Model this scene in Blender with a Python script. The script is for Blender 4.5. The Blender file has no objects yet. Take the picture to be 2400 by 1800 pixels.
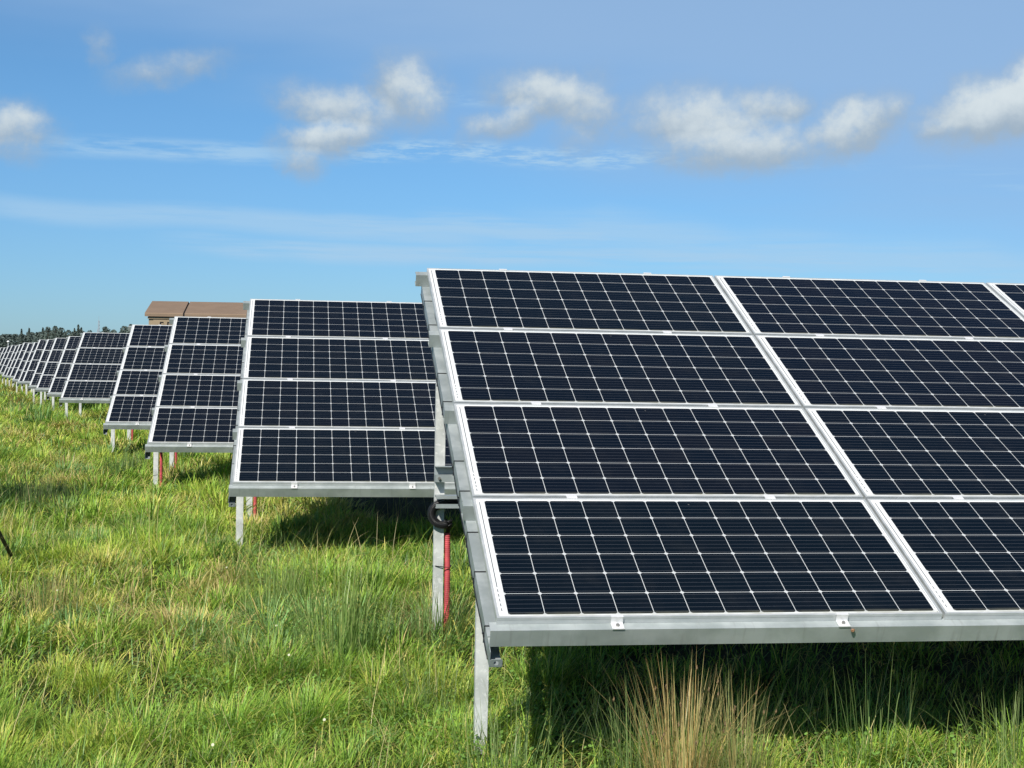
import bpy, math, random
import numpy as np
from mathutils import Vector, Matrix
R = math.radians
random.seed(7); rng = np.random.default_rng(11)
S = bpy.context.scene
COL = S.collection
CZ = 1.75                                   # camera height above the ground, metres
F = 3375.7                                  # focal length in pixels of the 2400 px wide photograph

# ------------------------------------------------------------------ camera
pitch, roll = R(-0.888), R(0.661)
cd = bpy.data.cameras.new('Camera'); cam = bpy.data.objects.new('Camera', cd); COL.objects.link(cam)
cd.sensor_width = 36; cd.lens = 36*F/2400; cd.clip_start = 0.05; cd.clip_end = 20000
cp, sp = math.cos(pitch), math.sin(pitch)
f_ = Vector((0, cp, sp)); r_ = Vector((1, 0, 0)); u_ = Vector((0, -sp, cp))
rt = r_*math.cos(roll)+u_*math.sin(roll); up = -r_*math.sin(roll)+u_*math.cos(roll)
M = Matrix((rt, up, -f_)).transposed().to_4x4(); M.translation = (0, 0, CZ)
cam.matrix_world = M
S.camera = cam
S.render.resolution_x = 1024; S.render.resolution_y = 768

def ray(px, py):
    return ((px-1200)/F*rt + (900-py)/F*up + f_)
def ground_pt(px, py, z=0.0):
    d = ray(px, py); t = (z-CZ)/d.z
    return Vector((0, 0, CZ))+d*t
def at(px, py, Y):
    d = ray(px, py)
    return Vector((0, 0, CZ))+d*(Y/d.y)

# ------------------------------------------------------------------ sun, exposure
S.view_settings.view_transform = 'Standard'; S.view_settings.look = 'None'
S.view_settings.exposure = 0.35; S.view_settings.gamma = 1
SUND = Vector((0.37, 1.0, -1.0)).normalized()        # direction the light travels
sd = bpy.data.lights.new('Sun', 'SUN'); sd.energy = 4.8; sd.angle = R(0.5); sd.color = (1, 0.95, 0.86)
sun = bpy.data.objects.new('Sun', sd); COL.objects.link(sun)
sun.rotation_euler = SUND.to_track_quat('-Z', 'Y').to_euler()
SUN_EL = math.asin(-SUND.z); SUN_ROT = math.atan2(-SUND.x, -SUND.y)

# ------------------------------------------------------------------ node helpers
class NT:
    def __init__(s, nt): s.nt = nt; s.n = nt.nodes; s.l = nt.links
    def put(s, sock, v):
        if hasattr(v, 'is_output') or isinstance(v, bpy.types.NodeSocket): s.l.new(v, sock)
        else: sock.default_value = v
    def m(s, op, a, b=0.0, c=0.0, clamp=False):
        n = s.n.new('ShaderNodeMath'); n.operation = op; n.use_clamp = clamp
        s.put(n.inputs[0], a); s.put(n.inputs[1], b)
        if op in ('MULTIPLY_ADD', 'SMOOTH_MAX', 'COMPARE'): s.put(n.inputs[2], c)
        return n.outputs[0]
    def mr(s, v, a, b, c=0.0, d=1.0, smooth=True):
        n = s.n.new('ShaderNodeMapRange'); n.interpolation_type = 'SMOOTHSTEP' if smooth else 'LINEAR'
        s.put(n.inputs['Value'], v)
        for k, q in zip(('From Min', 'From Max', 'To Min', 'To Max'), (a, b, c, d)): s.put(n.inputs[k], q)
        return n.outputs['Result']
    def mix(s, f, a, b, mode='MIX'):
        n = s.n.new('ShaderNodeMix'); n.data_type = 'RGBA'; n.blend_type = mode
        s.put(n.inputs[0], f); s.put(n.inputs[6], a); s.put(n.inputs[7], b)
        return n.outputs[2]
    def comb(s, x, y, z=0.0):
        n = s.n.new('ShaderNodeCombineXYZ')
        for i, v in enumerate((x, y, z)): s.put(n.inputs[i], v)
        return n.outputs[0]
    def sep(s, v):
        n = s.n.new('ShaderNodeSeparateXYZ'); s.put(n.inputs[0], v); return n.outputs
    def noise(s, vec, scale, detail=3.0, rough=0.5, dist=0.0, dim='3D'):
        n = s.n.new('ShaderNodeTexNoise'); n.noise_dimensions = dim
        if vec is not None: s.put(n.inputs['Vector'], vec)
        n.inputs['Scale'].default_value = scale; n.inputs['Detail'].default_value = detail
        n.inputs['Roughness'].default_value = rough; n.inputs['Distortion'].default_value = dist
        return n.outputs['Fac']
def rgb(*c): return (c[0], c[1], c[2], 1.0)

# ------------------------------------------------------------------ world: sky with the day's clouds, placed by compass direction and elevation
W = bpy.data.worlds.new('World'); S.world = W; W.use_nodes = True
w = NT(W.node_tree); w.n.clear()
out = w.n.new('ShaderNodeOutputWorld'); bg = w.n.new('ShaderNodeBackground'); w.l.new(bg.outputs[0], out.inputs[0])
sky = w.n.new('ShaderNodeTexSky'); sky.sky_type = 'NISHITA'; sky.sun_disc = False
sky.sun_elevation = SUN_EL; sky.sun_rotation = SUN_ROT
sky.air_density = 1.0; sky.dust_density = 0.3; sky.ozone_density = 3.0; sky.altitude = 50
tc = w.n.new('ShaderNodeTexCoord')
dx, dy, dz = w.sep(tc.outputs['Generated'])
az = w.m('ARCTAN2', dx, dy); el = w.m('ARCSINE', dz)
def AZ(px): return math.atan((px-1200)/F)
def EL(px, py):
    d = ray(px, py).normalized(); return math.asin(d.z)
# a little turbulence so that the edges fray
P0 = w.comb(az, el, 0.0)
nv = w.n.new('ShaderNodeTexNoise'); w.put(nv.inputs['Vector'], P0); nv.inputs['Scale'].default_value = 34; nv.inputs['Detail'].default_value = 6; nv.inputs['Roughness'].default_value = .62
warp = w.n.new('ShaderNodeVectorMath'); warp.operation = 'SUBTRACT'; w.l.new(nv.outputs['Color'], warp.inputs[0]); warp.inputs[1].default_value = (.5, .5, .5)
wsc = w.n.new('ShaderNodeVectorMath'); wsc.operation = 'MULTIPLY'; w.l.new(warp.outputs[0], wsc.inputs[0]); wsc.inputs[1].default_value = (.040, .020, 0)
Pw = w.n.new('ShaderNodeVectorMath'); Pw.operation = 'ADD'; w.l.new(P0, Pw.inputs[0]); w.l.new(wsc.outputs[0], Pw.inputs[1])
# (px, py, half width, half height, tilt degrees, strength)
CL = [(228,118,34,60,10,.42),(400,160,150,42,12,.55),(20,296,95,60,0,.85),(30,345,90,45,0,.5),
 (790,262,140,66,-8,.84),(945,222,90,92,-35,.9),(730,238,70,46,0,.7),(765,325,120,52,5,1.0),(705,378,55,46,0,.72),
 (1290,232,150,66,-6,.92),(1200,278,130,44,18,.8),(1372,262,80,80,0,.75),(1385,190,60,50,0,.4),(1345,330,60,50,0,.45),
 (1640,288,180,84,-4,.92),(1790,258,100,60,0,.8),(1730,348,190,66,0,.95),(1700,310,130,60,0,.9),(1530,300,100,60,0,.6),
 (1985,300,120,66,20,.95),(2080,262,60,48,0,.7),(1900,330,110,50,0,.55),(2330,262,150,80,8,1.15),(2435,222,100,92,20,1.15),(2230,300,90,42,0,.8),(2290,215,90,50,10,.6)]
den = None; dlo = None
for (cx, cy, rx, ry, tl, stg) in CL:
    mp = w.n.new('ShaderNodeMapping'); mp.vector_type = 'TEXTURE'
    w.l.new(Pw.outputs[0], mp.inputs[0])
    mp.inputs['Location'].default_value = (AZ(cx), EL(cx, cy), 0); mp.inputs['Rotation'].default_value = (0, 0, R(tl))
    mp.inputs['Scale'].default_value = (rx/F*1.55, ry/F*1.38, 1)
    ln = w.n.new('ShaderNodeVectorMath'); ln.operation = 'LENGTH'; w.l.new(mp.outputs[0], ln.inputs[0])
    d = w.mr(ln.outputs['Value'], 1.15, 0.1, 0, stg)
    y_ = w.sep(mp.outputs[0])[1]
    d2 = w.m('MULTIPLY', d, w.mr(y_, -0.9, 0.7))
    den = d if den is None else w.m('MAXIMUM', den, d)
    dlo = d2 if dlo is None else w.m('MAXIMUM', dlo, d2)
nf = w.noise(P0, 60, 6, .6)
dens = w.m('ADD', den, w.m('MULTIPLY', w.m('SUBTRACT', nf, .5), w.m('MULTIPLY', den, 1.5)))
cum = w.m('MULTIPLY', w.mr(dens, .05, 1.0), .90)
# thin high streaks
def streak(x0, y0, x1, y1, thick, amp, fx=18, fy=140, lo=.42, hi=.72, fade=.04):
    a0, a1 = AZ(x0), AZ(x1); e0, e1 = EL(x0, y0), EL(x1, y1); k = (e1-e0)/(a1-a0)
    line = w.m('ADD', w.m('MULTIPLY', w.m('SUBTRACT', az, a0), k), e0)
    wob = w.m('MULTIPLY', w.m('SUBTRACT', w.noise(w.comb(az, 0, x0*.01), 9, 2), .5), thick/F*1.6)
    dd = w.m('ABSOLUTE', w.m('SUBTRACT', w.m('SUBTRACT', el, line), wob))
    g = w.mr(dd, thick/F, thick/F*.15)
    win = w.m('MULTIPLY', w.mr(az, a0-fade, a0+fade), w.mr(az, a1+fade, a1-fade))
    tex = w.mr(w.noise(w.comb(w.m('MULTIPLY', az, fx), w.m('MULTIPLY', el, fy), y0*.1), 1.0, 6, .62), lo, hi)
    return w.m('MULTIPLY', w.m('MULTIPLY', g, win), w.m('MULTIPLY', tex, amp))
st = [streak(120,345,700,360,34,.75,22,150,.3,.62), streak(820,355,1560,368,34,.95,55,300,.38,.66), streak(1560,370,2000,388,16,.35,40,260),
      streak(-60,480,1150,560,40,.6,8,110,.22,.55), streak(500,520,1500,545,46,.75,8,130,.28,.6), streak(450,570,2300,618,36,.8,7,140,.25,.6),
      streak(1250,535,2500,640,70,.6,6,100,.25,.6), streak(2180,396,2460,406,14,.5,14,200), streak(2260,432,2460,446,12,.45,14,200), streak(980,215,1200,240,26,.5,30,160)]
ss = st[0]
for q in st[1:]: ss = w.m('MAXIMUM', ss, q)
# veil over the upper right
vl = w.m('ADD', el, w.m('ADD', w.m('MULTIPLY', az, .22), w.m('MULTIPLY', w.m('SUBTRACT', w.noise(w.comb(w.m('MULTIPLY', az, 2.2), w.m('MULTIPLY', el, 11)), 1.0, 4, .55), .5), .16)))
veil = w.m('MULTIPLY', w.m('MULTIPLY', w.mr(vl, .105, .24), w.mr(el, .55, .26)), .75)
skyc = w.mix(1.0, sky.outputs[0], rgb(0.58, 0.86, 1.03), 'MULTIPLY')
grad = w.mr(el, 0.0, 0.22, 0, 1)
skyc = w.mix(1.0, skyc, w.mix(grad, rgb(0.80, .85, 1.05), rgb(.98, 1.03, 1.08)), 'MULTIPLY')
skyc = w.mix(w.mr(el, .26, .8), skyc, w.mix(1.0, skyc, rgb(.38, .44, .56), 'MULTIPLY'))
SK = 9.8
c1 = w.mix(veil, skyc, rgb(.325*SK, .495*SK, .74*SK))
c2 = w.mix(ss, c1, rgb(.40*SK, .615*SK, .83*SK))
shade = w.mr(w.m('ADD', dlo, w.m('MULTIPLY', w.m('SUBTRACT', nf, .5), .5)), .15, .95)
cc = w.mix(shade, rgb(.36*SK, .45*SK, .54*SK), rgb(.72*SK, .79*SK, .81*SK))
c3 = w.mix(cum, c2, cc)
w.l.new(c3, bg.inputs[0]); bg.inputs[1].default_value = 0.08

# ------------------------------------------------------------------ object helpers
def mesh_np(name, V, faces_idx, loop_starts, mats=(), col=None, smooth=False):
    me = bpy.data.meshes.new(name)
    me.vertices.add(len(V)); me.vertices.foreach_set('co', np.asarray(V, np.float32).ravel())
    me.loops.add(len(faces_idx)); me.loops.foreach_set('vertex_index', np.asarray(faces_idx, np.int32))
    me.polygons.add(len(loop_starts)); me.polygons.foreach_set('loop_start', np.asarray(loop_starts, np.int32))
    me.update(calc_edges=True); me.validate()
    if col is not None:
        a = me.color_attributes.new('Col', 'FLOAT_COLOR', 'POINT')
        c = np.ones((len(V), 4), np.float32); c[:, :3] = col; a.data.foreach_set('color', c.ravel())
    for m in mats: me.materials.append(m)
    if smooth: me.polygons.foreach_set('use_smooth', np.ones(len(loop_starts), bool))
    return me
class MB:
    def __init__(s): s.v = []; s.f = []
    def add(s, vs, fs):
        o = len(s.v); s.v += [tuple(p) for p in vs]; s.f += [tuple(i+o for i in q) for q in fs]
    def box(s, x0, x1, y0, y1, z0, z1):
        s.add([(x0,y0,z0),(x1,y0,z0),(x1,y1,z0),(x0,y1,z0),(x0,y0,z1),(x1,y0,z1),(x1,y1,z1),(x0,y1,z1)],
              [(3,2,1,0),(4,5,6,7),(0,1,5,4),(1,2,6,5),(2,3,7,6),(3,0,4,7)]); return s
    def prism(s, poly, a0, a1, axis):
        # poly: list of 2-D points in the two other axes in order; extruded along axis
        def P(p, a):
            return {'x': (a, p[0], p[1]), 'y': (p[0], a, p[1]), 'z': (p[0], p[1], a)}[axis]
        n = len(poly); vs = [P(p, a0) for p in poly]+[P(p, a1) for p in poly]
        fs = [(i, (i+1) % n, n+(i+1) % n, n+i) for i in range(n)]+[tuple(range(n))[::-1], tuple(range(n, 2*n))]
        s.add(vs, fs); return s
    def tube(s, pts, r, n=8, radii=None):
        pts = [Vector(p) for p in pts]; rings = []
        pr = None
        for i, p in enumerate(pts):
            t = (pts[min(i+1, len(pts)-1)]-pts[max(i-1, 0)]).normalized()
            if pr is None: a = t.orthogonal().normalized()
            else: a = (pr-t*pr.dot(t)).normalized()
            pr = a; b = t.cross(a); rr = radii[i] if radii else r
            rings.append([p+(a*math.cos(2*math.pi*k/n)+b*math.sin(2*math.pi*k/n))*rr for k in range(n)])
        vs = [v for g in rings for v in g]; m = len(pts)
        fs = [(i*n+k, i*n+(k+1) % n, (i+1)*n+(k+1) % n, (i+1)*n+k) for i in range(m-1) for k in range(n)]
        fs += [tuple(range(n))[::-1], tuple((m-1)*n+k for k in range(n))]
        s.add(vs, fs); return s
    def mesh(s, name, mat, smooth=False, recalc=True):
        me = bpy.data.meshes.new(name); me.from_pydata(s.v, [], s.f)
        if recalc:
            import bmesh
            b = bmesh.new(); b.from_mesh(me); bmesh.ops.recalc_face_normals(b, faces=b.faces); b.to_mesh(me); b.free()
        me.materials.append(mat)
        if smooth:
            for p in me.polygons: p.use_smooth = True
        return me
def link(name, me, parent=None, loc=(0,0,0), rot=(0,0,0)):
    o = bpy.data.objects.new(name, me); COL.objects.link(o)
    if parent: o.parent = parent
    o.location = loc; o.rotation_euler = rot
    return o
def tag(o, label=None, cat=None, group=None, kind=None):
    if label: o['label'] = label
    if cat: o['category'] = cat
    if group: o['group'] = group
    if kind: o['kind'] = kind
    return o
def mat(name):
    m = bpy.data.materials.new(name); m.use_nodes = True
    t = NT(m.node_tree); b = m.node_tree.nodes['Principled BSDF']; return m, t, b
def objco(t):
    return t.n.new('ShaderNodeTexCoord').outputs['Object']

# ------------------------------------------------------------------ materials
def metal(name, c0, c1, rough=.42, metallic=.55, scale=6, streaks=False, patch=0):
    m, t, b = mat(name); co = objco(t); x, y, z = t.sep(co)
    n1 = t.noise(co, scale, 5, .6)
    c = t.mix(t.mr(n1, .35, .68), rgb(*c0), rgb(*c1))
    if streaks:
        n2 = t.noise(t.comb(t.m('MULTIPLY', x, 26), t.m('MULTIPLY', y, 2), t.m('MULTIPLY', z, 2)), 1.0, 4, .6)
        c = t.mix(t.m('MULTIPLY', t.mr(n2, .56, .78), .5), c, rgb(.17, .165, .15))
    if patch:
        vo = t.noise(co, 22, 5, .65, 1.2); c = t.mix(t.m('MULTIPLY', t.mr(vo, .53, .60), patch), c, rgb(.68, .69, .68))
        vo2 = t.noise(co, 46, 3, .6); c = t.mix(t.m('MULTIPLY', t.mr(vo2, .62, .72), .35), c, rgb(.30, .30, .29))
    t.l.new(c, b.inputs['Base Color']); b.inputs['Metallic'].default_value = metallic
    t.put(b.inputs['Roughness'], t.mr(n1, .3, .7, rough-.08, rough+.12))
    bp = t.n.new('ShaderNodeBump'); bp.inputs['Strength'].default_value = .08; bp.inputs['Distance'].default_value = .01
    t.l.new(n1, bp.inputs['Height']); t.l.new(bp.outputs[0], b.inputs['Normal'])
    return m
M_purlin = metal('galvanised_rail', (.32,.36,.355), (.42,.46,.455), .48, .3, 5, True)
M_rafter = metal('galvanised_beam', (.29,.33,.34), (.38,.42,.43), .46, .3, 7)
M_post = metal('galvanised_post', (.46,.48,.47), (.58,.60,.59), .55, .2, 9, False, .7)
M_frame = metal('anodised_aluminium', (.46,.49,.49), (.56,.58,.58), .38, .3, 8)
M_clamp = metal('bright_aluminium', (.72,.73,.73), (.80,.80,.80), .35, .25, 30)
def plain(name, c, rough=.5, metallic=0, var=.25, scale=20):
    m, t, b = mat(name); n = t.noise(objco(t), scale, 4, .6)
    c2 = tuple(v*(1-var) for v in c)
    t.l.new(t.mix(t.mr(n, .35, .65), rgb(*c2), rgb(*c)), b.inputs['Base Color'])
    b.inputs['Roughness'].default_value = rough; b.inputs['Metallic'].default_value = metallic
    return m
M_black = plain('black_plastic', (.018,.018,.02), .38)
M_bolt = plain('steel_bolt', (.35,.34,.32), .4, .7)
M_red = plain('red_conduit_plastic', (.60,.085,.10), .6, 0, .35, 14)
M_kwall = plain('tan_kiosk_wall', (.33,.25,.155), .7, 0, .12, 3)
M_kroof = plain('brown_kiosk_roof', (.225,.155,.10), .65, 0, .12, 2)
M_dark = plain('dark_opening', (.015,.013,.012), .9)
M_back = plain('white_backsheet', (.6,.61,.62), .6)

PW, PH, PWp, PHp = 1.966, 0.992, 1.98, 1.012
def cell_material():
    m, t, b = mat('photovoltaic_cells'); x, y, z = t.sep(objco(t))
    P = .1575; cx = t.m('SUBTRACT', x, .050); cy = t.m('SUBTRACT', y, .0235)
    ins = t.m('MULTIPLY', t.m('MULTIPLY', t.m('GREATER_THAN', cx, 0), t.m('LESS_THAN', cx, 12*P)), t.m('MULTIPLY', t.m('GREATER_THAN', cy, 0), t.m('LESS_THAN', cy, 6*P)))
    ax = t.m('ABSOLUTE', t.m('SUBTRACT', t.m('FLOORED_MODULO', cx, P), P/2)); ay = t.m('ABSOLUTE', t.m('SUBTRACT', t.m('FLOORED_MODULO', cy, P), P/2))
    h = P/2-.0015
    ln = t.m('SQRT', t.m('ADD', t.m('POWER', t.m('MAXIMUM', t.m('SUBTRACT', ax, h-.011), 0), 2), t.m('POWER', t.m('MAXIMUM', t.m('SUBTRACT', ay, h-.011), 0), 2)))
    cell = t.m('MULTIPLY', ins, t.m('MULTIPLY', t.m('LESS_THAN', ln, .011), t.m('LESS_THAN', t.m('ADD', ax, ay), 2*h-.009)))
    # five bus bars per cell, running along the panel
    bus = t.m('LESS_THAN', t.m('ABSOLUTE', t.m('SUBTRACT', t.m('FLOORED_MODULO', cy, P/5), P/10)), .0006)
    bus = t.m('MULTIPLY', bus, cell)
    wn = t.n.new('ShaderNodeTexWhiteNoise'); wn.noise_dimensions = '4D'
    t.put(wn.inputs['Vector'], t.comb(t.m('FLOOR', t.m('DIVIDE', cx, P)), t.m('FLOOR', t.m('DIVIDE', cy, P)), 0))
    oi = t.n.new('ShaderNodeObjectInfo'); t.put(wn.inputs['W'], t.m('MULTIPLY', oi.outputs['Random'], 50))
    c = t.mix(wn.outputs['Value'], rgb(.0028, .0060, .0115), rgb(.0050, .0070, .0115))
    c = t.mix(t.m('MULTIPLY', oi.outputs['Random'], .6), c, rgb(.0030, .0070, .0105))
    c = t.mix(t.m('MULTIPLY', bus, .8), c, rgb(.11, .12, .14))
    # ribbon line and printed dashes on the wide white margin, thinner line on the far one
    rib = t.m('LESS_THAN', t.m('ABSOLUTE', t.m('SUBTRACT', x, .0275)), .0021)
    rib = t.m('MULTIPLY', rib, t.m('MULTIPLY', t.m('GREATER_THAN', y, .05), t.m('LESS_THAN', y, .955)))
    dash = t.m('ADD', t.m('GREATER_THAN', y, .24), t.m('GREATER_THAN', t.m('FLOORED_MODULO', y, .036), .014), clamp=True)
    rib = t.m('MULTIPLY', rib, dash)
    rib2 = t.m('MULTIPLY', t.m('LESS_THAN', t.m('ABSOLUTE', t.m('SUBTRACT', x, PW-.0165)), .001), t.m('GREATER_THAN', t.m('FLOORED_MODULO', t.m('SUBTRACT', y, .0235), 2*P), .02))
    rb = t.m('ADD', rib, rib2, clamp=True)
    inner = t.m('MULTIPLY', ins, 1.0)
    white = t.mix(rb, t.mix(inner, rgb(.66, .68, .67), rgb(.50, .52, .52)), rgb(.10, .105, .115))
    dirt = t.noise(objco(t), 5, 5, .65)
    col = t.mix(cell, white, c)
    edge = t.m('MULTIPLY', t.mr(y, .05, .012), t.mr(dirt, .35, .65, .15, .6))
    col = t.mix(edge, col, rgb(.22, .22, .15))
    spk = t.m('MULTIPLY', t.mr(t.noise(objco(t), 11, 2, .5), .765, .79), t.m('GREATER_THAN', t.noise(objco(t), 1.7, 1, .5), .54))
    col = t.mix(t.m('MULTIPLY', spk, .55), col, rgb(.5, .5, .46))
    col = t.mix(t.m('MULTIPLY', t.mr(dirt, .45, .8), .015), col, rgb(.35, .33, .28))
    t.l.new(col, b.inputs['Base Color'])
    t.put(b.inputs['Roughness'], t.mr(dirt, .3, .8, .10, .20)); b.inputs['IOR'].default_value = 1.22
    return m
M_cell = cell_material()

# ------------------------------------------------------------------ solar array parts (local frame of each tilted piece: x along the row, y up the slope, z out of the glass)
TILT = R(24.76); ZB = CZ-1.069-0.0                    # height of the lowest glass edge above the ground
T4 = 4*PHp-.02
def on_plane(v, n): return (0, v*math.cos(TILT)-n*math.sin(TILT), ZB+v*math.sin(TILT)+n*math.cos(TILT))

lam = MB(); lam.box(.0105, PW-.0105, .0105, PH-.0105, -.006, -.0022); ME_lam = lam.mesh('laminate', M_cell)
fr = MB()
L_, Wd, D_ = .011, .0, .032
# frame: four butted rails, each with a lip, groove and foot
fr.box(0, PW, 0, .0105, -.012, 0); fr.box(0, PW, .0025, .0105, -.014, -.012); fr.box(0, PW, 0, .03, -D_, -.014)
fr.box(0, PW, PH-.0105, PH, -.012, 0); fr.box(0, PW, PH-.0105, PH-.0025, -.014, -.012); fr.box(0, PW, PH-.03, PH, -D_, -.014)
for a, b_, c_ in ((0, .0105, 1), (PW-.0105, PW, -1)):
    fr.box(a, b_, .0105, PH-.0105, -.012, 0)
    g0, g1 = (a+.0025, b_) if c_ > 0 else (a, b_-.0025)
    fr.box(g0, g1, .0105, PH-.0105, -.014, -.012)
    f0, f1 = (a, a+.03) if c_ > 0 else (b_-.03, b_)
    fr.box(f0, f1, .03, PH-.03, -D_, -.014)
ME_frame = fr.mesh('frame', M_frame)
bk = MB(); bk.box(.0110, PW-.0110, .0110, PH-.0110, -.0085, -.0065); ME_back = bk.mesh('backsheet', M_back)
jb = MB(); jb.box(PW/2-.06, PW/2+.06, PH-.16, PH-.06, -.028, -.009); ME_jb = jb.mesh('junction_box', M_black)

def chan(w_, h_, t_=.003, lip=.012):
    # C profile, web on the first axis' low side: points (a,b), a across, b depth (down)
    return [(0,0),(w_,0),(w_,-lip),(w_-t_,-lip),(w_-t_,-t_),(t_,-t_),(t_,-h_+t_),(w_-t_,-h_+t_),(w_-t_,-h_+lip),(w_,-h_+lip),(w_,-h_),(0,-h_)]
cmb = MB()   # end clamp: foot on the rail, riser, tongue over the frame, origin at panel edge
cmb.prism([(-.050,-.0305),(-.006,-.0305),(-.003,-.0275),(-.003,-.001),(.008,.001),(.008,.0045),(-.008,.0045),(-.008,-.0265),(-.050,-.0265)], -.026, .026, 'x')
ME_eclamp = cmb.mesh('end_clamp', M_clamp)
bm_ = MB(); bm_.tube([(0,-.028,-.0262),(0,-.028,-.0180)], .008, 6); ME_bolt = bm_.mesh('bolt', M_bolt)
mc = MB(); mc.box(-.026,.026,-.020,.020,.0006,.0046); ME_mclamp = mc.mesh('mid_clamp', M_clamp)
PROT = [.030, .046, .050, .058, .074]

def purlin_mesh(k, L):
    b = MB(); pr = chan(.062, .080)
    v0 = -.046 if k == 0 else (k*PHp-.042 if k < 4 else T4-.050)
    b.prism([(v0+p[0], -D_-.001+p[1]) for p in pr], -PROT[k], L+.04, 'x')
    return b.mesh('purlin', M_purlin)
def rafter_mesh():
    b = MB(); pr = chan(.056, .078, .003, .014)
    b.prism([(p[0], -D_-.082+p[1]) for p in pr], -.004, T4+.005, 'y')
    z0 = -D_-.082; b.prism([(0, z0), (.003, z0), (.003, z0-.075), (.056, z0-.075), (.056, z0-.078), (0, z0-.078)], -.082, -.004, 'y')
    me = b.mesh('rafter', M_rafter); return me
ME_raf = rafter_mesh()
def raftertab():
    # end plate with a round hole below the front rail
    b = MB(); n = 20; cx, cz, r = .029, -.170, .0105; x0, x1, z0, z1 = .0035, .056, -.1895, -.152
    outer = []; inner = []
    for i in range(n):
        a = 2*math.pi*i/n; c, s = math.cos(a), math.sin(a); k = 1/max(abs(c), abs(s))
        outer.append((cx+(x1-x0)/2*c*k, cz+(z1-z0)/2*s*k)); inner.append((cx+r*c, cz+r*s))
    vs = [(p[0], -.0835, p[1]) for p in outer+inner]+[(p[0], -.0805+.0002, p[1]) for p in outer+inner]
    fs = []
    for i in range(n):
        j = (i+1) % n
        fs += [(i, j, n+j, n+i), (2*n+i, 2*n+j, 3*n+j, 3*n+i), (n+i, n+j, 3*n+j, 3*n+i), (i, j, 2*n+j, 2*n+i)]
    b.add(vs, fs); return b.mesh('rafter_end_plate', M_rafter)
ME_tab = raftertab()
def post_mesh(h):
    # C-section driven post, top under the rafter at horizontal distance h
    ztop = on_plane(h/math.cos(TILT), -.19)[2]-.0+.0
    b = MB(); pr = [(0,0),(.062,0),(.062,.014),(.059,.014),(.059,.003),(.003,.003),(.003,.039),(.059,.039),(.059,.028),(.062,.028),(.062,.042),(0,.042)]
    b.prism([(p[0], h-.02+p[1]) for p in pr], -.5, ztop+.03, 'z')
    return b.mesh('post', M_post)
HF, HR = .74, 3.0
ME_pf, ME_pr = post_mesh(HF), post_mesh(HR)
def tie_mesh():
    b = MB()   # strap round the rafter
    x0, x1, z0, z1 = -.0028, .0588, -.1935, -.1122
    for (a, b2, c, d) in ((x0, x1, z1, z1+.0028), (x0, x1, z0-.0028, z0), (x0-.0028, x0, z0-.0028, z1+.0028), (x1, x1+.0028, z0-.0028, z1+.0028)):
        b.box(a, b2, -.0025, .0025, c, d)
    b.box(x0-.010, x0-.0028, -.003, .003, -.150, -.146)
    return b.mesh('cable_tie', M_black)
ME_tie = tie_mesh()
def conduit_mesh(h, top=.68, x=.097, r=.0205):
    b = MB(); pts = []; rad = []; z = -.1; k = 0
    while z < top:
        pts.append((x+.004*math.sin(z*5), h+.01+.003*math.cos(z*7), z)); rad.append(r if k % 4 < 2 else r*.88); z += .0035 if k % 2 else .0028; k += 1
    b.tube(pts, r, 14, rad); return b.mesh('conduit', M_red, True)
ME_con = conduit_mesh(HR)
ME_conf = conduit_mesh(HF, .62)
def cable_run(pts, r=.0035, n=6): return MB().tube(pts, r, n)
def coil_mesh():
    b = MB(); rr = random.Random(3)
    for i in range(20):
        a0 = rr.uniform(-.2, .2); pts = []
        ox, oy, oz = rr.uniform(-.018, .018), rr.uniform(-.024, .012), rr.uniform(-.018, .018)
        cx, cz, R0 = .060, .800, .068
        for k in range(26):            # out of the tray, over the left side, back down to the conduit
            t = k/25
            if t < .25: p = (.26-.17*t/.25, HR-.03, cz+.074-.004*t)
            elif t < .85:
                a = math.pi/2+(t-.25)/.60*math.pi*1.25; p = (cx+.03*(1-min(1,(t-.25)*5))+R0*math.cos(a), HR-.035, cz+R0*math.sin(a))
            else:
                a = math.pi*1.75; q = (t-.85)/.15; p0 = (cx+R0*math.cos(a), cz+R0*math.sin(a)); p = (p0[0]*(1-q)+.097*q, HR-.035+.045*q, p0[1]*(1-q)+.672*q)
            s_ = 1 if t < .9 else .5
            pts.append((p[0]+ox*s_+.003*math.sin(k*1.7+i), p[1]+oy*s_, p[2]+oz*s_+.003*math.cos(k*1.3+i)))
        b.tube(pts, .0042, 6)
    # tight spiral wrap on the outer bend
    pts = []
    for k in range(230):
        t = k/229; a = math.pi*.62+t*math.pi*1.02; c = (.060+.068*math.cos(a), .800+.068*math.sin(a)); q = k*1.05
        e = .025; pts.append((c[0]+e*math.cos(q)*math.cos(a), HR-.039+e*math.sin(q), c[1]+e*math.cos(q)*math.sin(a)))
    b.tube(pts, .0022, 5)
    return b.mesh('cable_bundle', M_black, True)
def tray_mesh(L):
    b = MB()     # shallow cable tray on the rear posts, open on top
    b.box(.012, L, HR-.105, HR-.024, .842, .845); b.box(.012, L, HR-.108, HR-.105, .842, .868)
    b.box(.012, L, HR-.112, HR-.024, .915, .919); b.box(.012, L, HR-.115, HR-.112, .900, .919)
    return b.mesh('cable_tray', M_rafter)
def rail_mesh(L):
    b = MB()
    b.box(.008, L, HR-.085, HR-.0235, 1.094, 1.098); b.box(.008, L, HR-.0275, HR-.0238, 1.046, 1.094)
    b.box(.008, L, HR-.090, HR-.0235, 1.002, 1.046)
    return b.mesh('cross_rail', M_rafter)
boltr = MB().tube([(.032, HR-.104, 1.026), (.032, HR-.0905, 1.026)], .009, 8); ME_boltr = boltr.mesh('bolt', M_bolt)
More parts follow.
